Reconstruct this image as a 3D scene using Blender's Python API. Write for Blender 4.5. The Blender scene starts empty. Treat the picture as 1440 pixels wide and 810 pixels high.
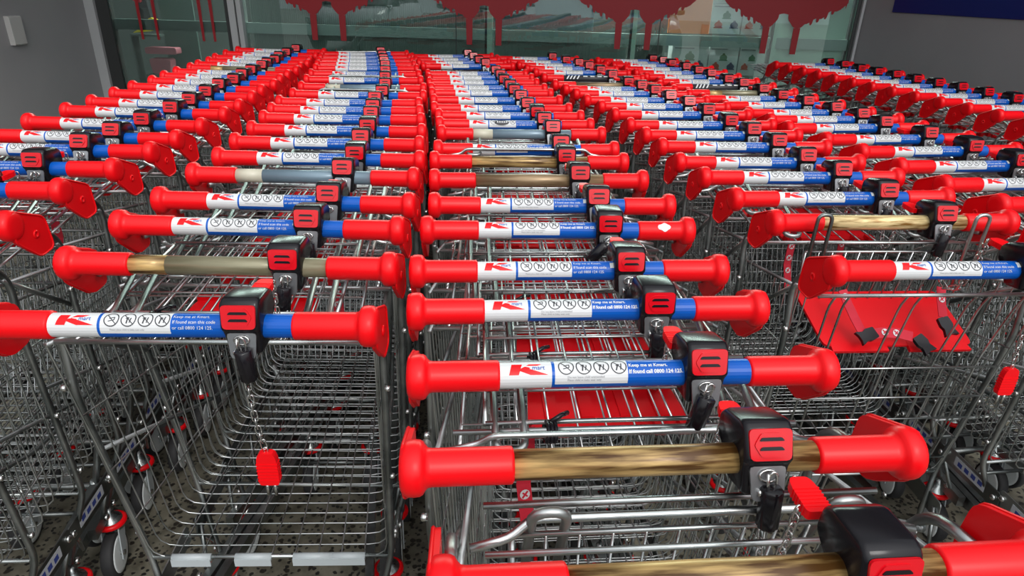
import bpy, math, random
from mathutils import Vector, Matrix
from math import sin, cos, pi, radians
random.seed(7)
COL = bpy.context.scene.collection

# ------------------------------------------------------------------ materials
def new_mat(name, base, rough=.5, metal=0., spec=.5, coat=0.):
    m = bpy.data.materials.new(name); m.use_nodes = True
    b = m.node_tree.nodes['Principled BSDF']
    b.inputs['Base Color'].default_value = (*base, 1)
    b.inputs['Roughness'].default_value = rough
    b.inputs['Metallic'].default_value = metal
    b.inputs['Specular IOR Level'].default_value = spec
    b.inputs['Coat Weight'].default_value = coat
    return m
def noise_mix(m, c1, c2, scale=(1, 1, 1), nscale=5., detail=4., lo=.4, hi=.6, coord='Object', rough=None):
    """base colour varies between c1 and c2 with a noise pattern (wear, grime, grain)"""
    nt = m.node_tree; b = nt.nodes['Principled BSDF']
    tc = nt.nodes.new('ShaderNodeTexCoord'); mp = nt.nodes.new('ShaderNodeMapping')
    mp.inputs['Scale'].default_value = scale
    n = nt.nodes.new('ShaderNodeTexNoise'); n.inputs['Scale'].default_value = nscale; n.inputs['Detail'].default_value = detail
    r = nt.nodes.new('ShaderNodeValToRGB')
    r.color_ramp.elements[0].position = lo; r.color_ramp.elements[0].color = (*c1, 1)
    r.color_ramp.elements[1].position = hi; r.color_ramp.elements[1].color = (*c2, 1)
    nt.links.new(tc.outputs[coord], mp.inputs[0]); nt.links.new(mp.outputs[0], n.inputs['Vector'])
    nt.links.new(n.outputs['Fac'], r.inputs[0]); nt.links.new(r.outputs[0], b.inputs['Base Color'])
    if rough:
        mr = nt.nodes.new('ShaderNodeMapRange'); mr.inputs['To Min'].default_value = rough[0]; mr.inputs['To Max'].default_value = rough[1]
        nt.links.new(n.outputs['Fac'], mr.inputs[0]); nt.links.new(mr.outputs[0], b.inputs['Roughness'])
    return m
M = {}
M['red'] = new_mat('red_plastic', (.80, .002, .006), .36, 0, .28)
M['lock_red'] = new_mat('lock_red', (.62, .003, .010), .2, 0, .45)
M['seat_red'] = new_mat('seat_red_plastic', (.70, .002, .007), .45, 0, .25)
M['white'] = new_mat('sleeve_white', (.64, .65, .65), .32, 0, .35)
M['blue'] = new_mat('sleeve_blue', (.001, .085, .42), .32, 0, .3)
M['ink'] = new_mat('print_black', (.03, .03, .035), .5)
M['ink_grey'] = new_mat('print_grey', (.28, .28, .29), .5)
M['black'] = new_mat('black_plastic', (.007, .006, .008), .22, 0, .32)
M['rubber'] = new_mat('tyre_rubber', (.025, .025, .026), .7)
M['zinc'] = noise_mix(new_mat('zinc_wire', (.5, .52, .51), .27, 1.), (.36, .385, .375), (.64, .66, .65), nscale=9, rough=(.2, .38))
M['zinc_dark'] = noise_mix(new_mat('zinc_tube', (.42, .44, .43), .33, 1.), (.19, .205, .20), (.44, .46, .45), nscale=7, rough=(.28, .45))
M['steel'] = new_mat('polished_steel', (.62, .62, .60), .2, 1.)
M['plate'] = new_mat('lock_plate_grey', (.30, .31, .32), .35, .8)
M['wheel'] = new_mat('wheel_grey', (.74, .78, .77), .45)
M['webbing'] = new_mat('webbing_red', (.55, .01, .03), .7)
M['clip'] = new_mat('clip_grey', (.42, .46, .47), .35)
M['brass'] = noise_mix(new_mat('worn_brass_tube', (.3, .2, .08), .30, .25), (.075, .032, .007), (.66, .44, .17), scale=(2.6, 30, 30), nscale=3.4, detail=8, lo=.40, hi=.66)
M['label'] = new_mat('plate_label', (.42, .43, .45), .5)
M['print_blue'] = new_mat('print_blue', (.03, .05, .22), .5)
M['gold'] = noise_mix(new_mat('pale_gold_tube', (.5, .4, .2), .3, .3), (.22, .11, .02), (.82, .64, .32), scale=(4, 34, 34), nscale=4, detail=8, lo=.36, hi=.56)
M['brown'] = noise_mix(new_mat('brown_tube', (.2, .13, .06), .35, .3), (.16, .10, .05), (.32, .22, .12), scale=(2, 20, 20), nscale=3)
M['olive'] = noise_mix(new_mat('olive_grey_tube', (.2, .2, .12), .3, .25), (.17, .15, .085), (.27, .25, .16), scale=(2, 20, 20), nscale=3)
M['steelblue'] = new_mat('blue_grey_tube', (.17, .24, .29), .28, .2)
M['cream'] = new_mat('cream_tube', (.52, .49, .38), .35)
def webbing(): pass

# ------------------------------------------------------------------ mesh builder
class MB:
    def __init__(s): s.v = []; s.f = []; s.m = []; s.mats = []; s.flat = set()
    def mi(s, k):
        if k not in s.mats: s.mats.append(k)
        return s.mats.index(k)
    def add(s, vs, fs, k, flat=False):
        o = len(s.v); s.v += [tuple(p) for p in vs]; i = s.mi(k)
        for f in fs:
            if flat: s.flat.add(len(s.f))
            s.f.append(tuple(a + o for a in f)); s.m.append(i)
    def tube(s, pts, r, k='zinc', n=6, closed=False, caps=True):
        P = [Vector(p) for p in pts]; N = len(P)
        if closed: T = [(P[(i + 1) % N] - P[i - 1]).normalized() for i in range(N)]
        else: T = [(P[min(i + 1, N - 1)] - P[max(i - 1, 0)]).normalized() for i in range(N)]
        ref = Vector((0, 0, 1)) if abs(T[0].z) < .9 else Vector((1, 0, 0))
        a = T[0].cross(ref).normalized(); vs = []
        for i in range(N):
            a = (a - T[i] * a.dot(T[i])).normalized(); b = T[i].cross(a)
            # mitre: keep the tube's width through a bend
            rr = r[i] if isinstance(r, (list, tuple)) else r
            for j in range(n):
                t = 2 * pi * (j + .5) / n; vs.append(P[i] + (a * cos(t) + b * sin(t)) * rr)
        fs = []
        for i in range(N if closed else N - 1):
            i2 = (i + 1) % N
            for j in range(n):
                j2 = (j + 1) % n; fs.append((i * n + j, i * n + j2, i2 * n + j2, i2 * n + j))
        if caps and not closed: fs += [tuple(range(n))[::-1], tuple((N - 1) * n + j for j in range(n))]
        s.add(vs, fs, k)
    def lathe_x(s, prof, k, n=24, cy=0., cz=0.):
        """revolve (x, radius) about the x axis"""
        vs = [(x, cy - r * cos(2 * pi * j / n), cz + r * sin(2 * pi * j / n)) for x, r in prof for j in range(n)]
        fs = [(i * n + j, (i + 1) * n + j, (i + 1) * n + (j + 1) % n, i * n + (j + 1) % n) for i in range(len(prof) - 1) for j in range(n)]
        fs += [tuple(range(n)), tuple((len(prof) - 1) * n + j for j in range(n))[::-1]]
        s.add(vs, fs, k)
    def lathe_z(s, prof, k, n=20, cx=0., cy=0., z0=0.):
        vs = [(cx + r * cos(2 * pi * j / n), cy + r * sin(2 * pi * j / n), z0 + z) for z, r in prof for j in range(n)]
        fs = [(i * n + j, i * n + (j + 1) % n, (i + 1) * n + (j + 1) % n, (i + 1) * n + j) for i in range(len(prof) - 1) for j in range(n)]
        fs += [tuple(range(n))[::-1], tuple((len(prof) - 1) * n + j for j in range(n))]
        s.add(vs, fs, k)
    def prism(s, poly, a, b, axis, k, flat=True):
        """extrude a 2-D polygon from a to b along axis ('x': poly is (y,z); 'y': (x,z); 'z': (x,y))"""
        def P(q, t): return (t, q[0], q[1]) if axis == 'x' else (q[0], t, q[1]) if axis == 'y' else (q[0], q[1], t)
        n = len(poly); vs = [P(q, a) for q in poly] + [P(q, b) for q in poly]
        fs = [(i, (i + 1) % n, n + (i + 1) % n, n + i) for i in range(n)] + [tuple(range(n))[::-1], tuple(range(n, 2 * n))]
        s.add(vs, fs, k, flat)
    def box(s, x0, x1, y0, y1, z0, z1, k): s.prism([(y0, z0), (y1, z0), (y1, z1), (y0, z1)], x0, x1, 'x', k)
    def xform(s, mat, start=0): s.v = s.v[:start] + [tuple(mat @ Vector(p)) for p in s.v[start:]]
    def mesh(s, name):
        me = bpy.data.meshes.new(name); me.from_pydata(s.v, [], s.f); me.update()
        for k in s.mats: me.materials.append(M[k])
        me.polygons.foreach_set('material_index', s.m)
        me.polygons.foreach_set('use_smooth', [i not in s.flat for i in range(len(s.f))])
        me.update(); return me
    def build(s, name, parent=None, loc=(0, 0, 0)):
        o = bpy.data.objects.new(name, s.mesh(name)); COL.objects.link(o); o.location = loc
        if parent: o.parent = parent
        return o
def rounded(poly, r, seg=3, closed=True):
    """round the corners of a polyline (2-D or 3-D)"""
    P = [Vector(p) for p in poly]; n = len(P); out = []
    for i in range(n):
        if not closed and i in (0, n - 1): out.append(tuple(P[i])); continue
        a, b, c = P[i - 1], P[i], P[(i + 1) % n]
        d = min(r, (a - b).length * .48, (c - b).length * .48)
        p0 = b + (a - b).normalized() * d; p2 = b + (c - b).normalized() * d
        for q in range(seg + 1):
            t = q / seg; out.append(tuple(p0 * (1 - t) ** 2 + b * 2 * t * (1 - t) + p2 * t * t))
    return out
def tag(o, label=None, cat=None, group=None, kind=None):
    for k, v in (('label', label), ('category', cat), ('group', group), ('kind', kind)):
        if v: o[k] = v
    return o
def empty(name, loc=(0, 0, 0), rz=0., s=1.):
    o = bpy.data.objects.new(name, None); COL.objects.link(o); o.location = loc; o.rotation_euler.z = rz
    o.scale = (s, s, s); o.empty_display_size = .1; return o
def copy_tree(o, parent=None):
    c = o.copy(); COL.objects.link(c); c.parent = parent
    for ch in list(o.children): copy_tree(ch, c)
    return c
def text_faces(txt, size, bold=False):
    cu = bpy.data.curves.new('t', 'FONT'); cu.body = txt; cu.size = size; cu.resolution_u = 2
    if bold: cu.offset = size * .028
    o = bpy.data.objects.new('t', cu); COL.objects.link(o)
    me = bpy.data.meshes.new_from_object(o.evaluated_get(bpy.context.evaluated_depsgraph_get()))
    vs = [(v.co.x, v.co.y) for v in me.vertices]; fs = [tuple(p.vertices) for p in me.polygons]
    bpy.data.objects.remove(o); bpy.data.curves.remove(cu); bpy.data.meshes.remove(me)
    return vs, fs

# ------------------------------------------------------------------ trolley dimensions (metres, y forward, handle over the origin)
HZ = 1.02; HR = .0168
SX = .17                                    # half length of the printed sleeve

def grip_mb(sg):
    b = MB(); s = sg
    prof = [(.168, .0165), (.170, .0200), (.172, .0206), (.256, .0206), (.2605, .0214), (.2635, .0245), (.2655, .0280), (.269, .0300), (.275, .0306), (.282, .0300), (.287, .0270), (.2895, .0225), (.2905, .014), (.2905, .001)]
    b.lathe_x([(s * x, r) for x, r in prof], 'red', 24, 0, HZ)
    plate = rounded([(-.004, .030), (.090, -.010), (.098, -.078), (.050, -.082), (-.012, -.030)], .014, 3)
    plate = [(y, HZ + z) for y, z in plate]
    x0, x1 = sorted((s * .279, s * .2865)); b.prism(plate, x0, x1, 'x', 'red')
    b.tube([(s * .2865, y, z) for y, z in plate], .0022, 'red', 5, closed=True)
    b.lathe_x([(s * .286, .009), (s * .2885, .0085), (s * .2885, .004), (s * .287, .0035)], 'red', 14, .052, HZ - .035)
    return b
def bare_mb(secs, mat_end='zinc'):
    b = MB()
    for x0, x1, k in secs: b.lathe_x([(x0, HR), (x1, HR)], k, 24, 0, HZ)
    return b
def sleeve_mb():
    b = MB(); n = 24; R_ = HR + .0006
    xs = [-.17, -.1005, -.0985, -.0965, .0005, .17]
    vs = [(x, -R_ * cos(2 * pi * j / n), HZ + R_ * sin(2 * pi * j / n)) for x in xs for j in range(n)]
    for i in range(len(xs) - 1):
        for j in range(n):
            a = (j * 15 + 7.5 + 180) % 360 - 180
            k = 'white' if i == 0 else 'white' if (i == 3 and -15 < a < 120) else 'blue'
            b.add([vs[i * n + j], vs[(i + 1) * n + j], vs[(i + 1) * n + (j + 1) % n], vs[i * n + (j + 1) % n]], [(0, 1, 2, 3)], k)
    return b
def wrap(b, vs, fs, k, x, s0, lift=.0010):
    """lay flat artwork (x along the tube, y = arc length up from the rear-facing line) round the handle"""
    R_ = HR + lift
    b.add([(x + p[0], -R_ * cos((s0 + p[1]) / HR), HZ + R_ * sin((s0 + p[1]) / HR)) for p in vs], fs, k)
def lettering_mb(kind):
    b = MB()
    up = .0 if kind == 'code' else .0030
    W, Hh, x0, s0 = .049, .0150, -.156, .0080 + up * .5
    for poly in ([(.06, 1), (.34, 1), (.24, 0), (-.02, 0)], [(.24, .46), (.52, 1), (.86, 1), (.44, .42)], [(.22, .40), (.40, .66), (1.04, 0), (.56, 0)]):
        # split each limb lengthwise so it bends with the tube
        a, c, d, e = [Vector(p) for p in poly]; N = 6
        vs = []; fs = []
        for i in range(N + 1):
            t = i / N; p = a.lerp(e, t); q = c.lerp(d, t); vs += [(p.x * W, p.y * Hh), (q.x * W, q.y * Hh)]
        fs = [(2 * i, 2 * i + 1, 2 * i + 3, 2 * i + 2) for i in range(N)]
        wrap(b, vs, fs, 'red', x0, s0)
    v, f = text_faces('mart', .0088); wrap(b, v, f, 'blue', x0 + W * .60, s0 + Hh * .44, .0013)
    for i, cx in enumerate((-.0815, -.058, -.0345, -.011)):
        n = 22; ro, ri = .0106, .0092; sc = .0165 + up
        vs = [(r * cos(2 * pi * j / n), r * sin(2 * pi * j / n)) for r in (ro, ri) for j in range(n)]
        wrap(b, vs, [(j, (j + 1) % n, n + (j + 1) % n, n + j) for j in range(n)], 'ink', cx, sc)
        def bar(x1, y1, x2, y2, w=.0011):
            d = Vector((x2 - x1, y2 - y1)); nrm = Vector((-d.y, d.x)).normalized() * w / 2; vs = []
            for q in range(5):
                p = Vector((x1, y1)) + d * q / 4; vs += [tuple(p + nrm), tuple(p - nrm)]
            wrap(b, vs, [(2 * q, 2 * q + 1, 2 * q + 3, 2 * q + 2) for q in range(4)], 'ink', cx, sc)
        bar(-.0066, .0066, .0066, -.0066)
        # little figures and a trolley
        if i == 0: bar(-.004, -.003, .004, -.001); bar(-.003, .001, .004, .003); bar(.004, -.001, .004, .003)
        else:
            bar(-.001 - .001 * i, -.006, -.001, .003, .0018); bar(.002, -.005, .0035, .001 + .001 * i, .0014); bar(-.004, .001, .001, .002)
    if kind == 'code': v, f = text_faces('Please place child in baby seat only', .0034); wrap(b, v, f, 'ink_grey', -.083, .0008)
    else:
        for tx, ss in (('Do not leave child unattended', .0046), ('Place child in baby seat only', .0006)): v, f = text_faces(tx, .0040); wrap(b, v, f, 'ink_grey', -.080, ss)
    if kind == 'code':
        for t, s in (('Keep me at Kmart.', .0188), ('If found scan this code', .0106), ('or call 0800 124 125.', .0026)):
            v, f = text_faces(t, .0066); wrap(b, v, f, 'white', .003, s)
        n = 5; vs = []
        for q in range(n + 1): vs += [(0, .011 * q / n), (.010, .011 * q / n)]
        wrap(b, vs, [(2 * q, 2 * q + 1, 2 * q + 3, 2 * q + 2) for q in range(n)], 'white', .070, .0115)
    else:
        for t, s in (('Keep me at Kmart.', .0182), ('If found call 0800 124 125.', .0096)):
            v, f = text_faces(t, .0068, True); wrap(b, v, f, 'white', .002, s)
    return b

LX = .103
def lock_body_mb():
    b = MB()
    prof = rounded([(-.022, -.035), (-.028, .004), (-.033, .010), (-.025, .046), (-.016, .052), (.030, .048), (.044, .038), (.046, .014), (.034, -.002), (.026, -.010), (.022, -.035)], .005, 2)
    c = Vector((.01, .01)); rings = []
    for x, s in ((-.0275, .90), (-.0255, .965), (-.0215, 1.), (.0215, 1.), (.0255, .965), (.0275, .90)):
        ring = []
        for y, z in prof:
            p = c + (Vector((y, z)) - c) * s; tp = .84 if p.y < -.01 else .84 + .16 * min(1, (p.y + .01) / .02)
            ring.append((LX + x * tp, p.x, HZ + p.y))
        rings.append(ring)
    n = len(prof); vs = [p for r in rings for p in r]
    fs = [(i * n + j, i * n + (j + 1) % n, (i + 1) * n + (j + 1) % n, (i + 1) * n + j) for i in range(5) for j in range(n)]
    fs += [tuple(range(n))[::-1], tuple(5 * n + j for j in range(n))]
    b.add(vs, fs, 'black'); return b
def lock_face_mb():
    b = MB(); pl = rounded([(-.0225, -.0170), (.0225, -.0170), (.0240, .0170), (-.0240, .0170)], .006, 3)
    b.prism(pl, 0, .003, 'z', 'lock_red')
    hexa = rounded([(-.019, .0), (-.011, .013), (.011, .013), (.019, 0), (.011, -.013), (-.011, -.013)], .003, 2)
    b.prism(hexa, .002, .0045, 'z', 'lock_red')
    for y in (-.0055, .0045):
        b.prism(rounded([(-.014, y), (.014, y), (.011, y + .0038), (-.011, y + .0038)], .0015, 2), .004, .0055, 'z', 'black')
    # local z -> outward normal of the sloping rear face
    a = Vector((0, -.033, .011)); c = Vector((0, -.025, .046)); up = (c - a).normalized(); xx = Vector((1, 0, 0)); nn = xx.cross(up)
    if nn.y > 0: nn = -nn
    mid = (a + c) / 2 + Vector((LX, 0, HZ)) + nn * .0
    m = Matrix(((xx.x, up.x, nn.x, mid.x), (xx.y, up.y, nn.y, mid.y), (xx.z, up.z, nn.z, mid.z), (0, 0, 0, 1)))
    b.xform(m); return b
def lock_plate_mb():
    b = MB(); pl = rounded([(-.017, -.034), (.017, -.034), (.0205, .004), (-.0205, .004)], .005, 2)
    b.prism(pl, -.0015, .0015, 'y', 'plate')
    b.tube([(.010 * cos(t), -.003, -.006 + .0065 * sin(t)) for t in [2 * pi * i / 14 for i in range(14)]], .0016, 'steel', 5, closed=True)
    b.lathe_x([(-.012, .004), (-.008, .004)], 'steel', 10, -.003, -.024)
    # tilt with the collar
    b.xform(Matrix.Translation((LX, -.0280, HZ - .001)) @ Matrix.Rotation(radians(-9), 4, 'X')); return b
def cylinder_mb():                           # origin on the ring it hangs from
    b = MB()
    b.tube([(.0045 * cos(t), -.002, .012 * sin(t) - .006) for t in [2 * pi * i / 14 for i in range(14)]], .0018, 'steel', 6, closed=True)
    b.tube([(-.006, -.002, .004), (-.0065, -.006, -.006), (-.005, -.004, -.018)], .0016, 'steel', 5)
    n = 24; prof = [(-.013, .010), (-.015, .0122), (-.062, .0122), (-.065, .0095)]
    vs = []
    for z, r in prof:
        for j in range(n):
            rr = r * (.90 if j % 4 == 0 else 1); vs.append((rr * cos(2 * pi * j / n), -.004 + rr * sin(2 * pi * j / n), z))
    fs = [(i * n + j, i * n + (j + 1) % n, (i + 1) * n + (j + 1) % n, (i + 1) * n + j) for i in range(3) for j in range(n)]
    fs += [tuple(range(n))[::-1], tuple(3 * n + j for j in range(n))]
    b.add(vs, fs, 'black'); return b
def chain_mb(path, link=.017):
    b = MB(); P = [Vector(p) for p in path]
    L = [0]
    for i in range(1, len(P)): L.append(L[-1] + (P[i] - P[i - 1]).length)
    def at(s):
        s = max(0, min(L[-1], s))
        for i in range(1, len(P)):
            if s <= L[i]: return P[i - 1].lerp(P[i], (s - L[i - 1]) / max(1e-6, L[i] - L[i - 1]))
        return P[-1]
    n = max(2, int(L[-1] / (link * .72)))
    for i in range(n):
        s = (i + .5) * L[-1] / n; c = at(s); t = (at(s + .004) - at(s - .004)).normalized()
        side = t.cross(Vector((1, .3, .2))).normalized(); side = (side if i % 2 else t.cross(side)).normalized()
        hl, hw = link * .36, .0040
        pts = [c + t * (hl * (1 if k < 4 else -1) + 0) + (t * hw * cos(a) + side * hw * sin(a)) for k, a in enumerate([-pi / 2, -pi / 4 * 1, pi / 6, pi / 2, pi / 2, 5 * pi / 6, 5 * pi / 4, 3 * pi / 2])]
        b.tube(pts, .0013, 'steel', 4, closed=True)
    return b
def plug_mb(prongs=True):                               # red grip of the key with its two prongs, pointing along -z
    b = MB()
    b.prism(rounded([(-.011, .0), (-.015, -.012), (-.0155, -.056), (-.013, -.060), (.013, -.060), (.0155, -.056), (.015, -.012), (.011, .0)], .005, 2), -.006, .006, 'y', 'red')
    for i in range(6): b.box(-.0162, .0162, -.0068, .0068, -.022 - i * .006, -.0195 - i * .006, 'red')
    for s in (-1, 1) if prongs else (): b.tube([(s * .006, 0, -.058), (s * .006, 0, -.083)], .0028, 'steel', 6)
    b.tube([(.003 * cos(t), 0, .003 + .005 * sin(t)) for t in [2 * pi * i / 10 for i in range(10)]], .0014, 'steel', 4, closed=True)
    return b

# basket --------------------------------------------------------------------
def bk(t, f, side):
    """point on a basket side: t 0 rear .. 1 front, f 0 floor .. 1 rim"""
    yb, zb, wb = .195 + .655 * t, .37 + .09 * t, .242 - .074 * t
    yt, zt, wt = .10 + .85 * t, .93 - .19 * t, .262 - .080 * t
    return Vector((side * (wb + (wt - wb) * f), yb + (yt - yb) * f, zb + (zt - zb) * f))
def basket_mb(n_h=25, n=5, seg=3, fine=True):
    b = MB(); r = .00165
    for i in range(n_h):
        t = i / (n_h - 1)
        pl = [bk(t, 1, -1), bk(t, 0, -1), bk(t, 0, 1), bk(t, 1, 1)]
        b.tube(rounded(pl, .040, seg, False), r, 'zinc', n, caps=False)
    for f in (.22, .47, .72):                # loops round the two sides and the front
        pl = [bk(0, f, -1), bk(1, f, -1), bk(1, f, 1), bk(0, f, 1)]
        b.tube(rounded(pl, .035, 3, False), r * 1.15, 'zinc', n, caps=False)
    for f in (.10, .34, .60, .86):
        b.tube([bk(1, f, -1), bk(1, f, 1)], r, 'zinc', n, caps=False)
    m = 10
    for j in range(1, m):                    # floor wires, turning up into the front panel
        q = -1 + 2 * j / m
        pl = [Vector((q * bk(0, 0, 1).x, bk(0, 0, 1).y, .372)), Vector((q * bk(1, 0, 1).x, bk(1, 0, 1).y, .463)), Vector((q * bk(1, 1, 1).x, bk(1, 1, 1).y, .74))]
        b.tube(rounded(pl, .03, 3, False), r, 'zinc', n, caps=False)
    for j in range(m):
        q = -1 + 2 * (j + .5) / m
        b.tube([Vector((q * bk(1, 0, 1).x, bk(1, 0, 1).y, .463)), Vector((q * bk(1, 1, 1).x, bk(1, 1, 1).y, .74))], r, 'zinc', n, caps=False)
    rim = [bk(0, 1, -1), bk(1, 1, -1), bk(1, 1, 1), bk(0, 1, 1)]
    b.tube(rounded(rim, .04, 4, False), .0042, 'zinc_dark', 7)
    b.tube([bk(0, .0, -1), bk(0, 0, 1)], .0048, 'zinc', 7)
    return b
def frame_mb(n=8):
    b = MB()
    for s in (-1, 1):
        # handle arm, rear post, down to the axle
        b.tube(rounded([(s * .270, .060, HZ - .045), (s * .270, .120, HZ - .055), (s * .268, .150, HZ - .10), bk(0, .78, s) + Vector((s * .010, .02, 0)), bk(0, .0, s) + Vector((s * .008, .004, 0)), Vector((s * .205, .150, .20))], .03, 3, False), .0070, 'zinc_dark', n)
        # brace from the arm forward along the side
        b.tube([(s * .270, .130, HZ - .085), bk(.28, .80, s) + Vector((s * .009, 0, 0))], .0055, 'zinc_dark', 6)
        b.tube([bk(.02, .55, s) + Vector((s * .009, 0, 0)), bk(.5, .30, s) + Vector((s * .008, 0, 0)), bk(1, .06, s) + Vector((s * .006, 0, 0))], .0050, 'zinc_dark', 6)
        # side rail of the undercarriage
        a = Vector((s * .208, .06, .185)); c = Vector((s * .098, .87, .165)); d = (c - a).normalized(); w = Vector((d.y, -d.x, 0)) * .010; h = Vector((0, 0, .016))
        vs = [a - w - h, a + w - h, a + w + h, a - w + h, c - w - h, c + w - h, c + w + h, c - w + h]
        b.add(vs, [(0, 3, 2, 1), (4, 5, 6, 7), (0, 1, 5, 4), (1, 2, 6, 5), (2, 3, 7, 6), (3, 0, 4, 7)], 'zinc_dark', True)
        # bracket plate joining basket and rail, with fixings
        X = s * .236
        b.prism(rounded([(.125, .268), (.130, .318), (.325, .330), (.335, .280)], .008, 2), X - .0015, X + .0015, 'x', 'zinc_dark')
        for y, z in ((.145, .296), (.315, .308), (.160, .20), (.30, .20)):
            xx = X if z > .25 else s * .214
            b.lathe_x([(xx, .0085), (xx + s * .006, .0085), (xx + s * .0085, .005)][::s], 'steel', 10, y, z)
        b.prism([(.175, .285), (.177, .311), (.285, .318), (.284, .291)], X + s * .0018 - .0004, X + s * .0018 + .0004, 'x', 'label')
        for q in range(4): b.prism([(.185 + q * .024, .294), (.185 + q * .024, .307), (.200 + q * .024, .309), (.200 + q * .024, .296)], X + s * .0024 - .0003, X + s * .0024 + .0003, 'x', 'print_blue')
        b.tube(rounded([(s * .232, .315, .308), (s * .225, .36, .27), (s * .200, .40, .19)], .03, 3, False), .0045, 'zinc', 6)
        b.tube([(s * .232, .145, .296), (s * .215, .10, .20)], .0055, 'zinc_dark', 6)
        # front leg
        b.tube(rounded([bk(.97, 0, s) + Vector((0, 0, -.004)), Vector((s * .135, .85, .30)), Vector((s * .100, .85, .17))], .05, 3, False), .0085, 'zinc_dark', n)
        for f in (.82, .42, .12):
            p = bk(0, f, s) + Vector((s * .012, 0, 0)); b.lathe_x([(p.x, .006), (p.x + s * .008, .006), (p.x + s * .010, .003)] if s > 0 else [(p.x + s * .010, .003), (p.x + s * .008, .006), (p.x, .006)], 'steel', 8, p.y + .012, p.z)
    b.tube([(-.10, .855, .165), (.10, .855, .165)], .010, 'zinc_dark', n)
    b.tube([(-.112, .74, .172), (.112, .74, .172)], .006, 'zinc_dark', n)
    return b

# grids ---------------------------------------------------------------------
def grid(b, o, ux, uy, w0, w1, ln, nx, ny, r=.0016, rb=.0034, n=4, rail=True):
    """wire panel: o hinge point, ux across, uy along; half widths w0 at the hinge and w1 at the far end"""
    o, ux, uy = Vector(o), Vector(ux), Vector(uy).normalized(); nn = ux.cross(uy) * r * 1.4
    for i in range(nx):
        q = -1 + 2 * i / (nx - 1); edge = i in (0, nx - 1)
        b.tube([o + ux * q * w0, o + ux * q * w1 + uy * ln], rb if edge else r, 'zinc', 6 if edge else n)
    for j in range(ny):
        t = j / (ny - 1); edge = j in (0, ny - 1); w = w0 + (w1 - w0) * t
        b.tube([o + uy * ln * t - ux * w + nn, o + uy * ln * t + ux * w + nn], rb if edge else r * 1.1, 'zinc', 6 if edge else n)
def loops(b, base, up, x, r=.0048, w=.017, h=.075, back=.05):
    base, up = Vector(base), Vector(up).normalized()
    for s in (-1, 1):
        c = base + Vector((s * x, 0, 0))
        pl = [c + Vector((-w, 0, 0)) - up * back, c + Vector((-w, 0, 0)) + up * h, c + Vector((w, 0, 0)) + up * h, c + Vector((w, 0, 0)) - up * back]
        b.tube(rounded(pl, .03, 5, False), r, 'zinc_dark', 8)
GU = Vector((0, 1, .085)).normalized()
def gate_up_mb(n=4):
    b = MB(); grid(b, (0, .118, .926), (1, 0, 0), GU, .228, .200, .44, 12, 7, n=n)
    b.tube([(-.255, .112, .930), (.255, .112, .930)], .0046, 'zinc', 7)
    return b
def seat_up_mb():                            # wire back of the folded child seat
    b = MB()
    grid(b, (0, .158, .958), (1, 0, 0), GU, .192, .182, .27, 10, 5, r=.0018, rb=.0036)
    b.tube(rounded([(-.245, .128, .940), (-.20, .132, .948), (-.185, .128, .962), (.185, .128, .962), (.20, .132, .948), (.245, .128, .940)], .012, 3, False), .0046, 'zinc', 7)
    b.tube([(-.235, .152, .951), (.235, .152, .951)], .0040, 'zinc', 7)
    loops(b, (0, .150, .956), (0, -1, -.38), .160, r=.0056, h=.034, back=.10, w=.019)
    return b
def seat_shell_up_mb():
    b = MB()
    b.prism(rounded([(-.145, 0), (.145, 0), (.135, .10), (-.135, .10)], .02, 3), -.0025, .0025, 'z', 'seat_red')
    for x in (-.10, -.035, .035, .10): b.box(x - .012, x + .012, .02, .085, .0025, .0055, 'seat_red')
    for x in (-.13, -.085, .085, .13): b.box(x - .010, x + .010, -.014, .010, -.004, .012, 'seat_red')
    b.box(-.135, .135, .095, .102, -.006, .012, 'seat_red')
    b.xform(Matrix.Translation((0, .235, .890)) @ Matrix.Scale(.86, 4, (1, 0, 0)) @ Matrix.Rotation(math.atan(.085), 4, 'X')); return b
def seat_closed_mb():                        # child seat folded shut against the hanging gate
    b = MB(); grid(b, (0, .128, .950), (1, 0, 0), (0, .12, -1), .205, .190, .30, 12, 5, r=.0018, rb=.0034)
    b.tube(rounded([(-.250, .120, .944), (-.205, .126, .952), (-.185, .135, .968), (.185, .135, .968), (.205, .126, .952), (.250, .120, .944)], .015, 3, False), .0055, 'zinc', 8)
    b.tube([(-.235, .150, .975), (.215, .150, .975)], .0042, 'zinc', 8); b.tube([(-.235, .100, .955), (.235, .100, .955)], .0038, 'zinc', 8)
    loops(b, (0, .135, .955), (0, -.35, 1), .165, r=.0060, w=.019, h=.034, back=.12)
    return b
def seat_shell_closed_mb():
    b = MB(); b.prism(rounded([(-.17, .66), (.17, .66), (.175, .85), (-.175, .85)], .02, 3), .112, .117, 'y', 'seat_red')
    for x in (-.10, .0, .10): b.box(x - .012, x + .012, .108, .112, .68, .83, 'seat_red')
    return b
def gate_down_mb():
    b = MB(); o = Vector((0, .072, .935))
    d = Vector((0, .10, -.545)).normalized()
    b.tube([(-.255, .070, .935), (.255, .070, .935)], .0042, 'zinc', 7)
    for q in (-.215, -.185, -.06, -.03, .09, .12, .20):
        pl = [o + Vector((q, 0, 0)), o + Vector((q, 0, 0)) + Vector((0, .018, -.03)), o + Vector((q * .95, 0, 0)) + Vector((0, .02, 0)) + d * .19, o + Vector((q * .93, 0, 0)) + d * .545]
        b.tube(rounded(pl, .02, 2, False), .0024, 'zinc', 6)
    for t in (.20, .29, .36, .43, .50, .545): b.tube([o + d * t + Vector((-.225, 0, 0)), o + d * t + Vector((.225, 0, 0))], .0022, 'zinc', 5)
    return b
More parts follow.
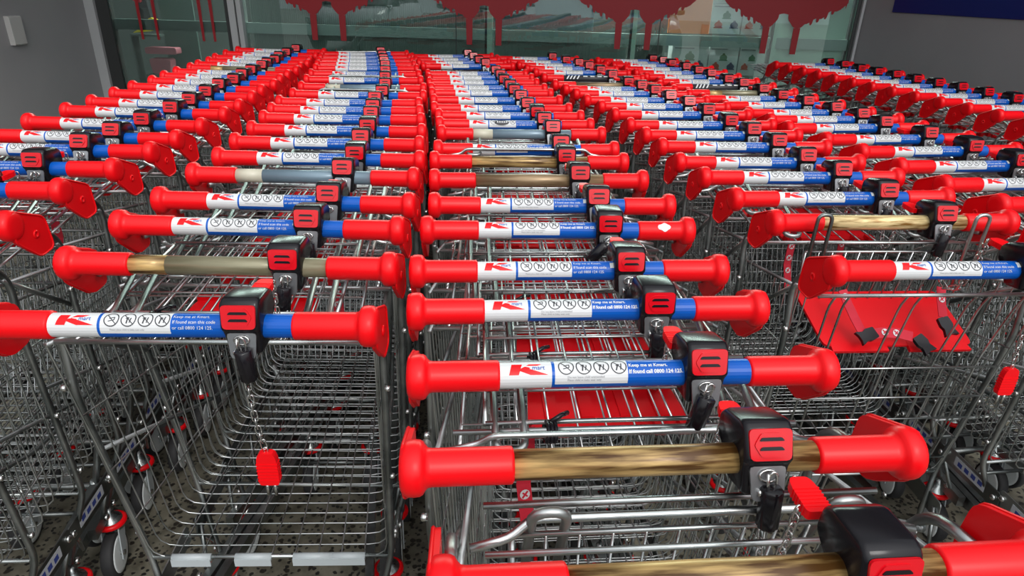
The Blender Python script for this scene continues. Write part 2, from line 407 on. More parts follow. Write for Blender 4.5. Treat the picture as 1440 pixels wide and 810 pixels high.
def seat_back_open_mb():
    b = MB(); grid(b, (0, .240, .962), (1, 0, 0), (0, .20, -1), .205, .185, .20, 14, 2, r=.0018, rb=.0030)
    b.tube([(-.205, .239, .985), (.205, .239, .985)], .0030, 'zinc', 6)
    loops(b, (0, .236, .965), (0, -.05, 1), .182, r=.0042, h=.088, back=.09, w=.016)
    return b
def seat_shell_open_mb():
    b = MB(); a = Vector((0, .150, .770)); c = Vector((0, .285, .842)); L = (c - a).length
    b.prism(rounded([(-.165, 0), (.185, 0), (.165, L), (-.185, L)], .018, 3), -.003, .003, 'z', 'seat_red')
    b.prism([(-.150, -.014), (-.02, -.014), (-.02, .012), (-.150, .012)], -.004, .004, 'z', 'seat_red')
    b.prism([(.03, -.014), (.175, -.014), (.165, .012), (.03, .012)], -.004, .004, 'z', 'seat_red')
    b.xform(Matrix.Translation(a) @ Matrix.Rotation(math.atan2(c.z - a.z, c.y - a.y), 4, 'X')); return b
def ribbon(b, pts, w, k='webbing', th=.0009):
    P = [Vector(p) for p in pts]; vs = []
    for i, p in enumerate(P):
        t = (P[min(i + 1, len(P) - 1)] - P[max(i - 1, 0)]).normalized(); s = t.cross(Vector((.15, -.75, .65))).normalized() * w / 2; nn = t.cross(s).normalized() * th
        vs += [p - s - nn, p + s - nn, p + s + nn, p - s + nn]
    fs = []
    for i in range(len(P) - 1):
        for j in range(4): fs.append((4 * i + j, 4 * i + (j + 1) % 4, 4 * i + 4 + (j + 1) % 4, 4 * i + 4 + j))
    fs += [(0, 3, 2, 1), tuple(4 * (len(P) - 1) + j for j in range(4))]; b.add(vs, fs, k, True)
def dots(b, pts, ts, rad, k='white'):
    """round printed pictograms on a strap"""
    P = [Vector(p) for p in pts]
    for t in ts:
        i = min(int(t * (len(P) - 1)), len(P) - 2); f = t * (len(P) - 1) - i; c = P[i].lerp(P[i + 1], f); d = (P[i + 1] - P[i]).normalized()
        s = d.cross(Vector((.15, -.75, .65))).normalized(); nn = s.cross(d); nn = nn if nn.dot(Vector((0, -.7, .7))) > 0 else -nn; c = c + nn * .0022
        n = 14; b.add([c + (d * cos(2 * pi * j / n) + s * sin(2 * pi * j / n)) * rad for j in range(n)], [tuple(range(n))], k, True)
        q = c + nn * .0006; e = (d + s) * rad * .6; g = (d - s) * rad * .14; b.add([q - e - g, q - e + g, q + e + g, q + e - g], [(0, 1, 2, 3)], 'webbing', True)
        q = c + nn * .0007; e = (d - s) * rad * .45; g = (d + s) * rad * .12; b.add([q - e - g, q - e + g, q + e + g, q + e - g], [(0, 1, 2, 3)], 'webbing', True)
def buckle_mb(c, rz=0., rx=0.):
    b = MB()
    b.prism(rounded([(-.013, .016), (.013, .016), (.015, -.004), (.011, -.012), (.017, -.030), (.006, -.026), (-.006, -.026), (-.017, -.030), (-.011, -.012), (-.015, -.004)], .003, 2), -.004, .004, 'y', 'black')
    b.xform(Matrix.Translation(c) @ Matrix.Rotation(rx, 4, 'X') @ Matrix.Rotation(rz, 4, 'Y')); return b
def strap_folded_mb():                       # black tie wound round the rods
    b = MB()
    for k in range(3): b.tube([(-.112 + k * .005 + .002 * sin(t), .142 + .018 * cos(t), .956 + .010 * sin(t)) for t in [2 * pi * i / 14 for i in range(14)]], .0030, 'black', 6, closed=True)
    b.tube([(-.105, .150, .966), (-.090, .158, .971), (-.080, .170, .966)], .0035, 'black', 6)
    return b

# casters -------------------------------------------------------------------
def caster_parts():
    ring = MB(); ring.tube([(.030 * cos(t), .030 * sin(t), .146) for t in [2 * pi * i / 20 for i in range(20)]], .0085, 'red', 7, closed=True)
    dome = MB(); dome.lathe_z([(.128, .030), (.150, .031), (.158, .026), (.166, .016), (.178, .012), (.190, .008)], 'zinc', 18)
    for s in (-1, 1): dome.prism(rounded([(-.024, .135), (.024, .135), (-.018, .045), (-.042, .045)], .006, 2), s * .021 - .0015, s * .021 + .0015, 'x', 'clip')
    dome.lathe_x([(-.026, .007), (.026, .007)], 'steel', 10, -.030, .0625)
    wh = MB(); wh.lathe_x([(-.015, .050), (-.0145, .0585), (-.009, .0622), (.009, .0622), (.0145, .0585), (.015, .050)], 'rubber', 28, -.030, .0625)
    wh.lathe_x([(-.0165, .012), (-.0165, .044), (-.0155, .0515), (.0155, .0515), (.0165, .044), (.0165, .012)], 'wheel', 28, -.030, .0625)
    return dome, ring, wh
# rows of trolleys: scale, then (x, y, heading in degrees) from the near end
ROWS = {
  'A': (1.018, [(-1.2, 0.6, 4), (-1.215, 0.8, 4), (-1.235, 1, 4), (-1.256, 1.196, 4), (-1.303, 1.436, 2.9), (-1.288, 1.63, 2.2), (-1.29, 1.823, 1.5), (-1.294, 1.987, 1), (-1.304, 2.187, -0.1), (-1.313, 2.398, -0.4), (-1.327, 2.575, -1.1), (-1.353, 2.779, -0.5), (-1.378, 2.964, -1.4), (-1.383, 3.142, -1.7), (-1.415, 3.322, -1.3), (-1.432, 3.488, -1.2), (-1.444, 3.67, -1), (-1.467, 3.817, -0.7), (-1.477, 3.98, -0.4), (-1.519, 4.169, 0), (-1.549, 4.405, 0.7), (-1.564, 4.646, 1.6)]),
  'B': (1.008, [(-0.485, 0.851, 2.6), (-0.493, 1.073, 1.1), (-0.512, 1.273, 0.8), (-0.514, 1.441, 0.7), (-0.536, 1.661, 1.2), (-0.546, 1.844, 2.1), (-0.573, 2.036, 2.6), (-0.592, 2.228, 2.9), (-0.622, 2.426, 3.3), (-0.649, 2.594, 3.9), (-0.676, 2.767, 4), (-0.685, 2.972, 3.8), (-0.713, 3.192, 5), (-0.76, 3.441, 6.7), (-0.802, 3.672, 8.5), (-0.848, 3.918, 9.6), (-0.891, 4.113, 11.2), (-0.929, 4.289, 12.8), (-0.974, 4.49, 14), (-1.025, 4.709, 15.4)]),
  'C': (0.997, [(0.222, 0.435, 5.3), (0.174, 0.592, 5.1), (0.154, 0.77, 4.7), (0.125, 0.96, 4.8), (0.105, 1.118, 4.4), (0.095, 1.335, 4), (0.09, 1.506, 3.9), (0.065, 1.723, 4.7), (0.042, 1.921, 4.4), (0.035, 2.075, 5.2), (0.021, 2.309, 4.9), (-0.003, 2.467, 4.9), (-0.025, 2.631, 4.9), (-0.06, 2.794, 5.7), (-0.087, 2.998, 6.9), (-0.118, 3.198, 7.5), (-0.14, 3.359, 7.6), (-0.174, 3.549, 8.7), (-0.196, 3.733, 9.9), (-0.227, 3.903, 11.1), (-0.301, 4.269, 12.7), (-0.351, 4.438, 13.8), (-0.397, 4.622, 15.1), (-0.449, 4.816, 15.5)]),
  'D': (0.997, [(0.875, 1.173, 4.6), (0.857, 1.448, 4.8), (0.82, 1.628, 5.7), (0.793, 1.822, 4.9), (0.761, 1.986, 4.6), (0.749, 2.193, 4.7), (0.725, 2.372, 5.9), (0.697, 2.552, 6.4), (0.668, 2.763, 6.1), (0.635, 2.949, 5.3), (0.587, 3.107, 5.9), (0.553, 3.295, 6.1), (0.513, 3.439, 6.2), (0.467, 3.582, 6.3), (0.42, 3.855, 6.5), (0.378, 4.087, 6.7), (0.33, 4.271, 6.8), (0.281, 4.432, 6.9), (0.211, 4.601, 7), (0.13, 4.805, 7.2)]),
  'E': (1.0, [(1.585, 0.9, 8), (1.56, 1.08, 8), (1.53, 1.27, 8.5), (1.5, 1.455, 8.5), (1.468, 1.637, 8.5), (1.43, 1.811, 8.5), (1.41, 2.004, 8.5), (1.386, 2.194, 8.5), (1.345, 2.375, 9.1), (1.285, 2.566, 8.5), (1.274, 2.728, 8.5), (1.23, 2.87, 8.5), (1.184, 3.056, 8.5), (1.131, 3.225, 8.5), (1.102, 3.401, 8.5), (1.067, 3.606, 8.5), (1.039, 3.789, 8.5), (1, 3.99, 8.5), (0.97, 4.165, 8.5), (0.938, 4.352, 8.5), (0.887, 4.533, 8.5), (0.854, 4.649, 8.5), (0.811, 4.791, 8.5)]),
  'F': (1.005, [(2.4, 2.45, 9), (2.373, 2.618, 9), (2.345, 2.786, 9), (2.318, 2.954, 9), (2.291, 3.121, 9), (2.263, 3.289, 9), (2.236, 3.457, 9), (2.208, 3.625, 9), (2.181, 3.793, 9), (2.154, 3.961, 9), (2.126, 4.129, 9), (2.099, 4.296, 9), (2.072, 4.464, 9), (2.044, 4.632, 9), (2.017, 4.8, 9)]),
}
# ------------------------------------------------------------------ one trolley of each kind, with its parts
STYLES = {
    'code': ('blue-and-white handle', None), 'bold': ('blue-and-white handle', None),
    'brass': ('bare worn brass handle', [(-.17, .17, 'brass')]),
    'gold': ('bare pale gold handle', [(-.17, .17, 'gold')]),
    'brown': ('bare brown handle', [(-.17, .17, 'brown')]),
    'twotone': ('bare brass-and-olive handle', [(-.17, -.106, 'brass'), (-.106, .17, 'olive')]),
    'steel': ('bare blue-grey handle', [(-.17, -.102, 'cream'), (-.102, .17, 'steelblue')]),
    'stripe': ('black-and-white striped handle', 'stripe'),
}
_mesh = {}
def cached(key, fn):
    if key not in _mesh: _mesh[key] = fn()
    return _mesh[key]
def part(name, key, fn, parent, loc=(0, 0, 0)):
    me = cached(key, lambda: fn().mesh(name)); o = bpy.data.objects.new(name, me); COL.objects.link(o); o.parent = parent; o.location = loc; return o
def stripe_mb():
    b = bare_mb([(-.17, .17, 'ink')]); R_ = HR + .0008
    for i, x in enumerate((-.155, -.137, -.119, -.098, -.060, -.02, .02, .055)):
        w = .008 if i < 4 else .024; vs = []
        for q in range(9):
            t = q / 8; a = t * 1.9; sh = .018 * t; h = 1 if i < 4 else .0
            vs += [(x + sh * h, -R_ * cos(a), HZ + R_ * sin(a)), (x + w + sh * h, -R_ * cos(a), HZ + R_ * sin(a))]
        rng = range(8) if i < 4 else range(3, 5)
        b.add(vs, [(2 * q, 2 * q + 1, 2 * q + 3, 2 * q + 2) for q in rng], 'white')
    return b
def make_trolley(style, lod, seat='folded', last=False):
    root = empty('shopping_trolley')
    secs = STYLES[style][1]
    if secs is None:
        h = part('handlebar', 'sleeve', sleeve_mb, root)
        part('printed_lettering', 'lettering_' + style, lambda: lettering_mb(style), h)
    elif secs == 'stripe': h = part('handlebar', 'bar_stripe', stripe_mb, root)
    else: h = part('handlebar', 'bar_' + style, lambda: bare_mb(secs), root)
    for s in (-1, 1): tag(part('grip', 'grip%d' % s, lambda: grip_mb(s), root), 'red flared hand grip with side plate')
    lk = part('coin_lock', 'lock', lock_body_mb, root)
    part('lock_face', 'face', lock_face_mb, lk)
    part('lock_plate', 'plate', lock_plate_mb, lk)
    p = (LX + .002, -.036, HZ - .004)
    cyl = part('key_cylinder', 'cyl', cylinder_mb, lk, p)
    cyl.rotation_euler = (radians(random.uniform(-4, 4)), radians(random.choice((-14, -6, 0, 3, 8, 12))), 0)
    if last:
        ch = part('chain', 'chain_l', lambda: chain_mb([(0, -.004, -.064), (.001, -.004, -.11), (.004, -.003, -.15), (.008, 0, -.185)]), lk, p)
        part('key_tag', 'plug_l', plug_mb, lk, (p[0] + .009, p[1] + .0, p[2] - .192))
    elif lod == 0:
        part('chain', 'chain_n', lambda: chain_mb([(0, -.004, -.064), (-.002, -.014, -.098), (-.004, -.028, -.108), (-.004, -.044, -.090), (-.002, -.054, -.03), (-.001, -.058, .018)]), lk, p)
        k = part('key_tag', 'plug_n', lambda: plug_mb(False), lk, (LX - .004, -.102, HZ + .018)); k.rotation_euler = (radians(-88), 0, 0); k.scale = (.85, .85, .80)
    else:
        k = part('key_tag', 'plug_n', lambda: plug_mb(False), lk, (LX - .004, -.102, HZ + .018)); k.rotation_euler = (radians(-88), 0, 0); k.scale = (.85, .85, .80)
    part('basket', 'basket%d' % lod, (basket_mb if lod == 0 else lambda: basket_mb(17, 4, 1)), root)
    part('frame', 'frame%d' % lod, (frame_mb if lod == 0 else lambda: frame_mb(5)), root)
    if seat == 'open':
        part('rear_gate', 'gate_down', gate_down_mb, root)
        cs = part('child_seat', 'seat_open', seat_shell_open_mb, root); tag(cs, 'red plastic seat folded open')
        part('seat_back', 'back_open', seat_back_open_mb, cs)
        p1 = [(-.120, .205, .885), (-.112, .185, .860), (-.105, .160, .838), (-.092, .148, .815), (-.080, .146, .806)]
        p2 = [(-.070, .146, .803), (-.035, .150, .806), (.0, .148, .804), (.030, .142, .798)]
        p3 = [(.112, .205, .890), (.106, .186, .866), (.102, .168, .848), (.100, .158, .838)]
        for i, (q, ts) in enumerate(((p1, (.12,)), (p2, (.35, .6)), (p3, (.3,)))):
            def strap():
                b = MB(); ribbon(b, q, .023); dots(b, q, ts, .0080); return b
            part('strap', 'strap_open%d' % i, strap, cs)
        for i, (c, rz) in enumerate((((-.074, .140, .806), 1.2), ((.046, .132, .790), -.5), ((.102, .148, .826), -.2))):
            part('buckle', 'buckle%d' % i, lambda: buckle_mb(c, rz, -.9), cs)
    elif seat == 'closed':
        part('rear_gate', 'gate_down', gate_down_mb, root)
        cs = part('child_seat', 'seat_closed', seat_shell_closed_mb, root); tag(cs, 'red plastic seat folded shut'); part('seat_back', 'back_closed', seat_closed_mb, cs)
    else:
        part('rear_gate', 'gate_up%d' % min(lod, 0), gate_up_mb, root)
        cs = part('child_seat', 'shell_up', seat_shell_up_mb, root); tag(cs, 'red plastic seat folded flat')
        if seat == 'raised':
            o = part('seat_back', 'back_up', seat_up_mb, cs, (0, .0, 0))
            # swung up a little above its neighbours
            piv = Vector((0, .44, .98)); m = Matrix.Translation(piv) @ Matrix.Rotation(radians(-12), 4, 'X') @ Matrix.Translation(-piv)
            o.matrix_local = m
        else: part('seat_back', 'back_up', seat_up_mb, cs)
        if lod == 0: part('tie', 'strap_up', strap_folded_mb, cs)
    for x, y, f in ((-.203, .15, 0), (.203, .15, 1), (-.098, .85, 2), (.098, .85, 3)):
        if lod == 0:
            c = part('caster', 'c_dome', lambda: caster_parts()[0], root, (x, y, 0))
            part('swivel_ring', 'c_ring', lambda: caster_parts()[1], c); part('wheel', 'c_wheel', lambda: caster_parts()[2], c)
        else:
            def joined():
                b = MB()
                for q in caster_parts():
                    o = len(b.v); b.v += q.v
                    for fc, mi in zip(q.f, q.m): b.f.append(tuple(a + o for a in fc)); b.m.append(b.mi(q.mats[mi]))
                return b
            c = part('caster', 'c_joined', joined, root, (x, y, 0))
        c.rotation_euler.z = radians((-12, 9, 4, -7)[f])
    return root

SPECIAL = {('A', 16): 'twotone', ('B', 1): 'twotone', ('B', 4): 'steel', ('B', 12): 'steel',
           ('C', 0): 'brass', ('C', 1): 'brass', ('C', 2): 'bold', ('C', 3): 'bold', ('C', 5): 'bold', ('C', 7): 'brown', ('C', 8): 'brass', ('C', 10): 'steel',
           ('D', 1): 'gold', ('D', 13): 'brown', ('D', 14): 'stripe', ('E', 14): 'twotone', ('E', 15): 'stripe', ('F', 3): 'brown'}
SEAT = {('D', 0): 'open', ('C', 0): 'closed', ('C', 8): 'raised', ('B', 13): 'raised', ('B', 19): 'raised', ('B', 11): 'raised'}
NEAR = {'A': 10, 'B': 9, 'C': 10, 'D': 8, 'E': 9, 'F': 0}
ROWNAME = {'A': 'first row from the left', 'B': 'second row from the left', 'C': 'third row from the left', 'D': 'fourth row from the left', 'E': 'fifth row from the left', 'F': 'far right row'}
ORD = 'nearest second third fourth fifth sixth seventh eighth ninth tenth eleventh twelfth thirteenth fourteenth fifteenth sixteenth seventeenth eighteenth nineteenth twentieth twenty-first twenty-second twenty-third twenty-fourth'.split()
def sub(root, stem_):
    for ch in root.children:
        if ch.name.split('.')[0] == stem_: return ch
        for g in ch.children:
            if g.name.split('.')[0] == stem_: return g
LOCK_TURN = {('C', 0): 2, ('C', 1): -13, ('C', 2): -6, ('B', 0): 0, ('D', 1): -4}
protos = {}; placed = {}; rest = {}
for row, (sc, lst) in ROWS.items():
    for i, (x, y, yaw) in enumerate(lst):
        st = SPECIAL.get((row, i), 'code' if row != 'C' or i in (4, 6) else ('bold' if i % 3 == 0 else 'code'))
        key = (st, 0 if i < NEAR[row] else 1, SEAT.get((row, i), 'folded'), i == 0)
        if key not in protos:
            r = protos[key] = make_trolley(*key); rest[key] = {c.name.split('.')[0]: c.matrix_basis.copy() for c in sub(r, 'coin_lock').children}
        else: r = copy_tree(protos[key])
        r.location = (x, y, 0); r.rotation_euler.z = radians(yaw); r.scale = (sc, sc, sc)
        placed[(row, i)] = r
        # the locks sit turned a little on the bar, each its own way
        ta = radians(LOCK_TURN.get((row, i), random.uniform(-9, 5))); lk = sub(r, 'coin_lock')
        lk.rotation_euler.x = ta; lk.location = (0, sin(ta) * HZ, HZ - cos(ta) * HZ)
        for nm in ('key_tag', 'chain'):      # these hang free of the lock's turn
            ch = sub(r, nm)
            if ch: ch.matrix_basis = lk.matrix_basis.inverted() @ rest[key][nm]
        cy = sub(r, 'key_cylinder'); cy.rotation_euler = (-ta + radians(random.uniform(-4, 4)), radians(random.uniform(-14, 10)), 0)
        n = len(lst)
        where = ('nearest trolley of the ' if i == 0 else 'farthest trolley of the ' if i == n - 1 else ORD[i] + ' trolley from near end of ') + ROWNAME[row]
        extra = ', child seat open' if key[2] == 'open' else ''
        hs = STYLES[st][0]
        tag(r, '%s%s, %s' % (where, extra, hs), 'shopping trolley', 'shopping trolleys nested in the ' + ROWNAME[row])
# key cylinders caught at an angle, and the grey label holders on one basket edge
def trolley(row, i): return placed[(row, i)]
for row, i, a in (('C', 5, 42), ('C', 3, 0), ('B', 3, 40), ('B', 4, -6), ('C', 2, 14), ('C', 1, -2), ('A', 3, -40), ('B', 0, -2), ('D', 0, -4)):
    sub(trolley(row, i), 'key_cylinder').rotation_euler.y = radians(a)
for row, i, sx_ in (('D', 1, -1), ('B', 1, 1), ('D', 2, 1), ('A', 4, 1), ('C', 1, -1)):
    b = MB(); q = [(sx_ * .135, .165, .945), (sx_ * .132, .172, .90), (sx_ * .137, .165, .85), (sx_ * .130, .150, .79)]; ribbon(b, q, .021); dots(b, q, (.35, .55, .75), .0075)
    sub(trolley(row, i), 'child_seat'); b.build('strap', sub(trolley(row, i), 'child_seat'))
sub(trolley('D', 1), 'key_tag').location.y -= .075; sub(trolley('D', 1), 'chain').scale = (1, 2.1, 1.1)
c1 = sub(trolley('C', 1), 'key_tag'); c1.matrix_basis = c1.parent.matrix_basis.inverted() @ Matrix.Translation((.020, .044, -.002)) @ c1.parent.matrix_basis @ c1.matrix_basis
# a worn white patch on one grip and a black sticker over one handle's print
def ellipse_wrap(b, cx, phi, rx, rphi, R_, k, wob=0.):
    n, m = 14, 6; vs = []
    for i in range(n + 1):
        u = -1 + 2 * i / n; hgt = math.sqrt(max(0, 1 - u * u)) * (1 + wob * sin(5 * u + 1))
        for j in range(m + 1):
            a = phi + rphi * hgt * (-1 + 2 * j / m); vs.append((cx + rx * u, -R_ * cos(a), HZ + R_ * sin(a)))
    b.add(vs, [(i * (m + 1) + j, (i + 1) * (m + 1) + j, (i + 1) * (m + 1) + j + 1, i * (m + 1) + j + 1) for i in range(n) for j in range(m)], k)
b = MB(); ellipse_wrap(b, .222, radians(42), .014, .42, .0211, 'white', .2); b.build('worn_patch', trolley('C', 5))
b = MB(); ellipse_wrap(b, -.052, radians(45), .026, .62, HR + .0014, 'ink')
for k in range(5): wrap(b, [(-.016 + k * .008, -.003), (-.011 + k * .008, -.003), (-.012 + k * .008, .003), (-.017 + k * .008, .002)], [(0, 1, 2, 3)], 'white', -.052, .0150, .0020)
b.build('sticker', trolley('C', 11))
b0 = trolley('B', 0)
for x0, x1 in ((-.205, -.125), (-.075, .0), (.045, .125), (.125, .195)):
    b = MB(); b.tube([(x0, .1945, .369), (x1, .1945, .369)], .0078, 'clip', 10); b.box(x0, x1, .185, .188, .352, .370, 'clip')
    b.build('label_clip', b0)

# ------------------------------------------------------------------ the place
M['paint_grey'] = noise_mix(new_mat('wall_paint_grey', (.12, .12, .12), .45), (.30, .295, .30), (.345, .34, .343), nscale=1.2, lo=.3, hi=.7)
M['alu'] = new_mat('aluminium_frame', (.50, .51, .51), .45, .1)
M['alu_dark'] = new_mat('dark_frame', (.035, .037, .036), .45)
M['frost'] = new_mat('pale_green_panel', (.60, .78, .68), .5)
M['transom'] = new_mat('grey_green_transom', (.42, .50, .48), .5)
M['sign_blue'] = new_mat('sign_blue', (.004, .016, .16), .4)
M['vinyl'] = new_mat('vinyl_red', (.36, .006, .012), .5)
M['shop_dark'] = new_mat('shop_dark', (.07, .085, .08), .7)
M['shop_green'] = new_mat('shop_grey_green', (.22, .27, .255), .6)
M['shop_bluish'] = new_mat('shop_blue_green', (.22, .30, .33), .6)
M['orange'] = new_mat('orange_board', (.85, .27, .10), .6)
M['carton'] = new_mat('carton_white', (.62, .66, .66), .5)
M['print_red'] = new_mat('print_red', (.55, .09, .05), .5)
M['print_green'] = new_mat('print_green', (.04, .17, .07), .5)
M['print_navy'] = new_mat('print_navy', (.05, .06, .13), .5)
M['yellow'] = new_mat('yellow_cloth', (.75, .55, .02), .7)
M['teal'] = new_mat('teal_panel', (.06, .10, .09), .6)
M['pink'] = new_mat('pink_plastic', (.40, .12, .15), .6)
M['soffit'] = new_mat('soffit_white', (.45, .45, .44), .7)
# polished aggregate paving
g = new_mat('aggregate_paving', (.2, .2, .18), .42); M['paving'] = g
nt = g.node_tree; bs = nt.nodes['Principled BSDF']; tc = nt.nodes.new('ShaderNodeTexCoord')
nz = nt.nodes.new('ShaderNodeTexNoise'); nz.inputs['Scale'].default_value = 60; nz.inputs['Detail'].default_value = 3
mx = nt.nodes.new('ShaderNodeVectorMath'); mx.operation = 'MULTIPLY_ADD'; mx.inputs[1].default_value = (.012, .012, .012)
nt.links.new(tc.outputs['Object'], nz.inputs['Vector']); nt.links.new(nz.outputs['Color'], mx.inputs[0]); nt.links.new(tc.outputs['Object'], mx.inputs[2])
cols = []
for sc_, lo, hi, dark, light in ((66, .34, .42, (.016, .015, .013), None), (38, .28, .34, (.022, .018, .013), None)):
    vo = nt.nodes.new('ShaderNodeTexVoronoi'); vo.inputs['Scale'].default_value = sc_
    nt.links.new(mx.outputs[0], vo.inputs['Vector'])
    # only some of the cells hold a dark chip
    rp = nt.nodes.new('ShaderNodeValToRGB'); rp.color_ramp.elements[0].position = lo; rp.color_ramp.elements[0].color = (1, 1, 1, 1); rp.color_ramp.elements[1].position = hi; rp.color_ramp.elements[1].color = (0, 0, 0, 1)
    nt.links.new(vo.outputs['Distance'], rp.inputs[0])
    sp = nt.nodes.new('ShaderNodeSeparateColor'); nt.links.new(vo.outputs['Color'], sp.inputs[0])
    gt = nt.nodes.new('ShaderNodeMath'); gt.operation = 'GREATER_THAN'; gt.inputs[1].default_value = .38; nt.links.new(sp.outputs[0], gt.inputs[0])
    mu = nt.nodes.new('ShaderNodeMath'); mu.operation = 'MULTIPLY'; nt.links.new(rp.outputs[0], mu.inputs[0]); nt.links.new(gt.outputs[0], mu.inputs[1]); cols.append((mu, dark))
n2 = nt.nodes.new('ShaderNodeTexNoise'); n2.inputs['Scale'].default_value = 18; n2.inputs['Detail'].default_value = 8; nt.links.new(tc.outputs['Object'], n2.inputs['Vector'])
rb = nt.nodes.new('ShaderNodeValToRGB'); rb.color_ramp.elements[0].position = .35; rb.color_ramp.elements[0].color = (.085, .078, .056, 1); rb.color_ramp.elements[1].position = .7; rb.color_ramp.elements[1].color = (.20, .185, .14, 1)
nt.links.new(n2.outputs['Fac'], rb.inputs[0]); prev = rb.outputs[0]
for mu, dark in cols:
    mc = nt.nodes.new('ShaderNodeMix'); mc.data_type = 'RGBA'; nt.links.new(mu.outputs[0], mc.inputs['Factor']); nt.links.new(prev, mc.inputs['A']); mc.inputs['B'].default_value = (*dark, 1); prev = mc.outputs['Result']
nt.links.new(prev, bs.inputs['Base Color'])
# glass
gm = bpy.data.materials.new('shop_glass'); gm.use_nodes = True; M['glass'] = gm; nt = gm.node_tree; nt.nodes.remove(nt.nodes['Principled BSDF'])
out = nt.nodes['Material Output']; tr = nt.nodes.new('ShaderNodeBsdfTransparent'); tr.inputs[0].default_value = (.80, .88, .85, 1)
gl = nt.nodes.new('ShaderNodeBsdfGlossy'); gl.inputs['Roughness'].default_value = .0; gl.inputs[0].default_value = (.9, .95, .95, 1)
fr = nt.nodes.new('ShaderNodeFresnel'); fr.inputs[0].default_value = 1.75; mm = nt.nodes.new('ShaderNodeMixShader')
nt.links.new(fr.outputs[0], mm.inputs[0]); nt.links.new(tr.outputs[0], mm.inputs[1]); nt.links.new(gl.outputs[0], mm.inputs[2]); nt.links.new(mm.outputs[0], out.inputs[0])

WALL = Matrix.Translation((-2.365, 6.152, 0)) @ Matrix.Rotation(math.atan2(-.222, 5.13), 4, 'Z')
def onwall(b, name, label=None, cat=None, group=None, kind='structure'):
    o = b.build(name); o.matrix_world = WALL
    if kind == 'structure': o['kind'] = 'structure'
    else: tag(o, label, cat, group)
    return o
def slab(x0, x1, y0, y1, z0, z1, k): b = MB(); b.box(x0, x1, y0, y1, z0, z1, k); return b

b = MB(); b.add([(-16, -24, 0), (16, -24, 0), (16, 12, 0), (-16, 12, 0)], [(0, 1, 2, 3)], 'paving', True); tag(b.build('floor'), kind='structure')
# side walls of the bay run out towards the rows
def sidewall(name, cx, cy, dx, dy, L, side):
    d = Vector((dx, dy, 0)).normalized(); n = Vector((-d.y, d.x, 0)) * side * .12; b = MB(); c = Vector((cx, cy, 0)); e = c + d * L; up = Vector((0, 0, 3.3))
    b.add([c, e, e + n, c + n, c + up, e + up, e + n + up, c + n + up], [(0, 1, 2, 3), (4, 7, 6, 5), (0, 4, 5, 1), (1, 5, 6, 2), (2, 6, 7, 3), (3, 7, 4, 0)], 'paint_grey', True)
    o = b.build(name); o['kind'] = 'structure'; return d, n
CL = WALL @ Vector((-1.37, 0, 0)); CR = WALL @ Vector((5.17, 0, 0))
dl, _ = sidewall('wall_left', CL.x, CL.y, -.1, -1, 5.2, -1)
dr, _ = sidewall('wall_right', CR.x, CR.y, .284, -1, 5.2, 1)
# shop front
onwall(slab(-1.37, -1.285, -.03, .10, 0, 2.9, 'alu'), 'trim_1'); onwall(slab(-1.285, -1.18, .0, .08, 0, 2.9, 'alu_dark'), 'trim_2')
bb = MB(); bb.box(-.155, -.115, .0, .08, 0, 2.9, 'alu_dark'); bb.box(-.112, -.055, -.03, .09, 0, 2.9, 'alu'); bb.box(-.055, -.040, .0, .08, 0, 2.9, 'alu_dark'); bb.box(-.040, .0, -.03, .09, 0, 2.9, 'alu'); onwall(bb, 'trim_3')
onwall(slab(5.125, 5.15, .0, .08, 0, 2.9, 'alu_dark'), 'trim_4'); onwall(slab(5.15, 5.17, -.03, .09, 0, 2.9, 'alu'), 'trim_5')
onwall(slab(-1.37, 5.17, -.03, .12, 2.9, 3.3, 'paint_grey'), 'wall_back')
for i, (a, c) in enumerate(((-1.18, -.155), (.0, 1.828), (1.834, 3.546), (3.552, 5.125))): onwall(slab(a, c, .02, .030, .04, 2.9, 'glass'), 'window_%d' % (i + 1))
for i, x in enumerate((1.828, 3.546)): onwall(slab(x, x + .006, .018, .032, 0, 2.9, 'alu_dark'), 'trim_%d' % (6 + i))
onwall(slab(-1.18, 5.125, .012, .06, 0, .04, 'alu_dark'), 'trim_8')
# transom rails and uprights just behind the glass
onwall(slab(-1.18, -.155, .045, .085, 1.036, 1.122, 'teal'), 'trim_9'); onwall(slab(.0, 5.125, .045, .085, 1.036, 1.122, 'transom'), 'trim_10')
for i, (a, c) in enumerate(((2.095, 2.14), (3.325, 3.362), (4.50, 4.53))): onwall(slab(a, c, .036, .075, .04, 2.9, 'frost'), 'trim_%d' % (11 + i))
for i, (a, c) in enumerate(((2.075, 2.095), (3.305, 3.325), (4.485, 4.50))): onwall(slab(a, c, .036, .075, .04, 2.9, 'alu_dark'), 'trim_%d' % (14 + i))
# the shop behind
onwall(slab(-3.0, 7.0, 3.0, 3.1, 0, 3.0, 'shop_dark'), 'wall_shop'); onwall(slab(-3.0, 7.0, .12, 3.1, 3.0, 3.05, 'soffit'), 'ceiling')
def board(x0, x1, y, z0, z1, k, name, label, cat): return onwall(slab(x0, x1, y, y + .02, z0, z1, k), name, label, cat, kind='thing')
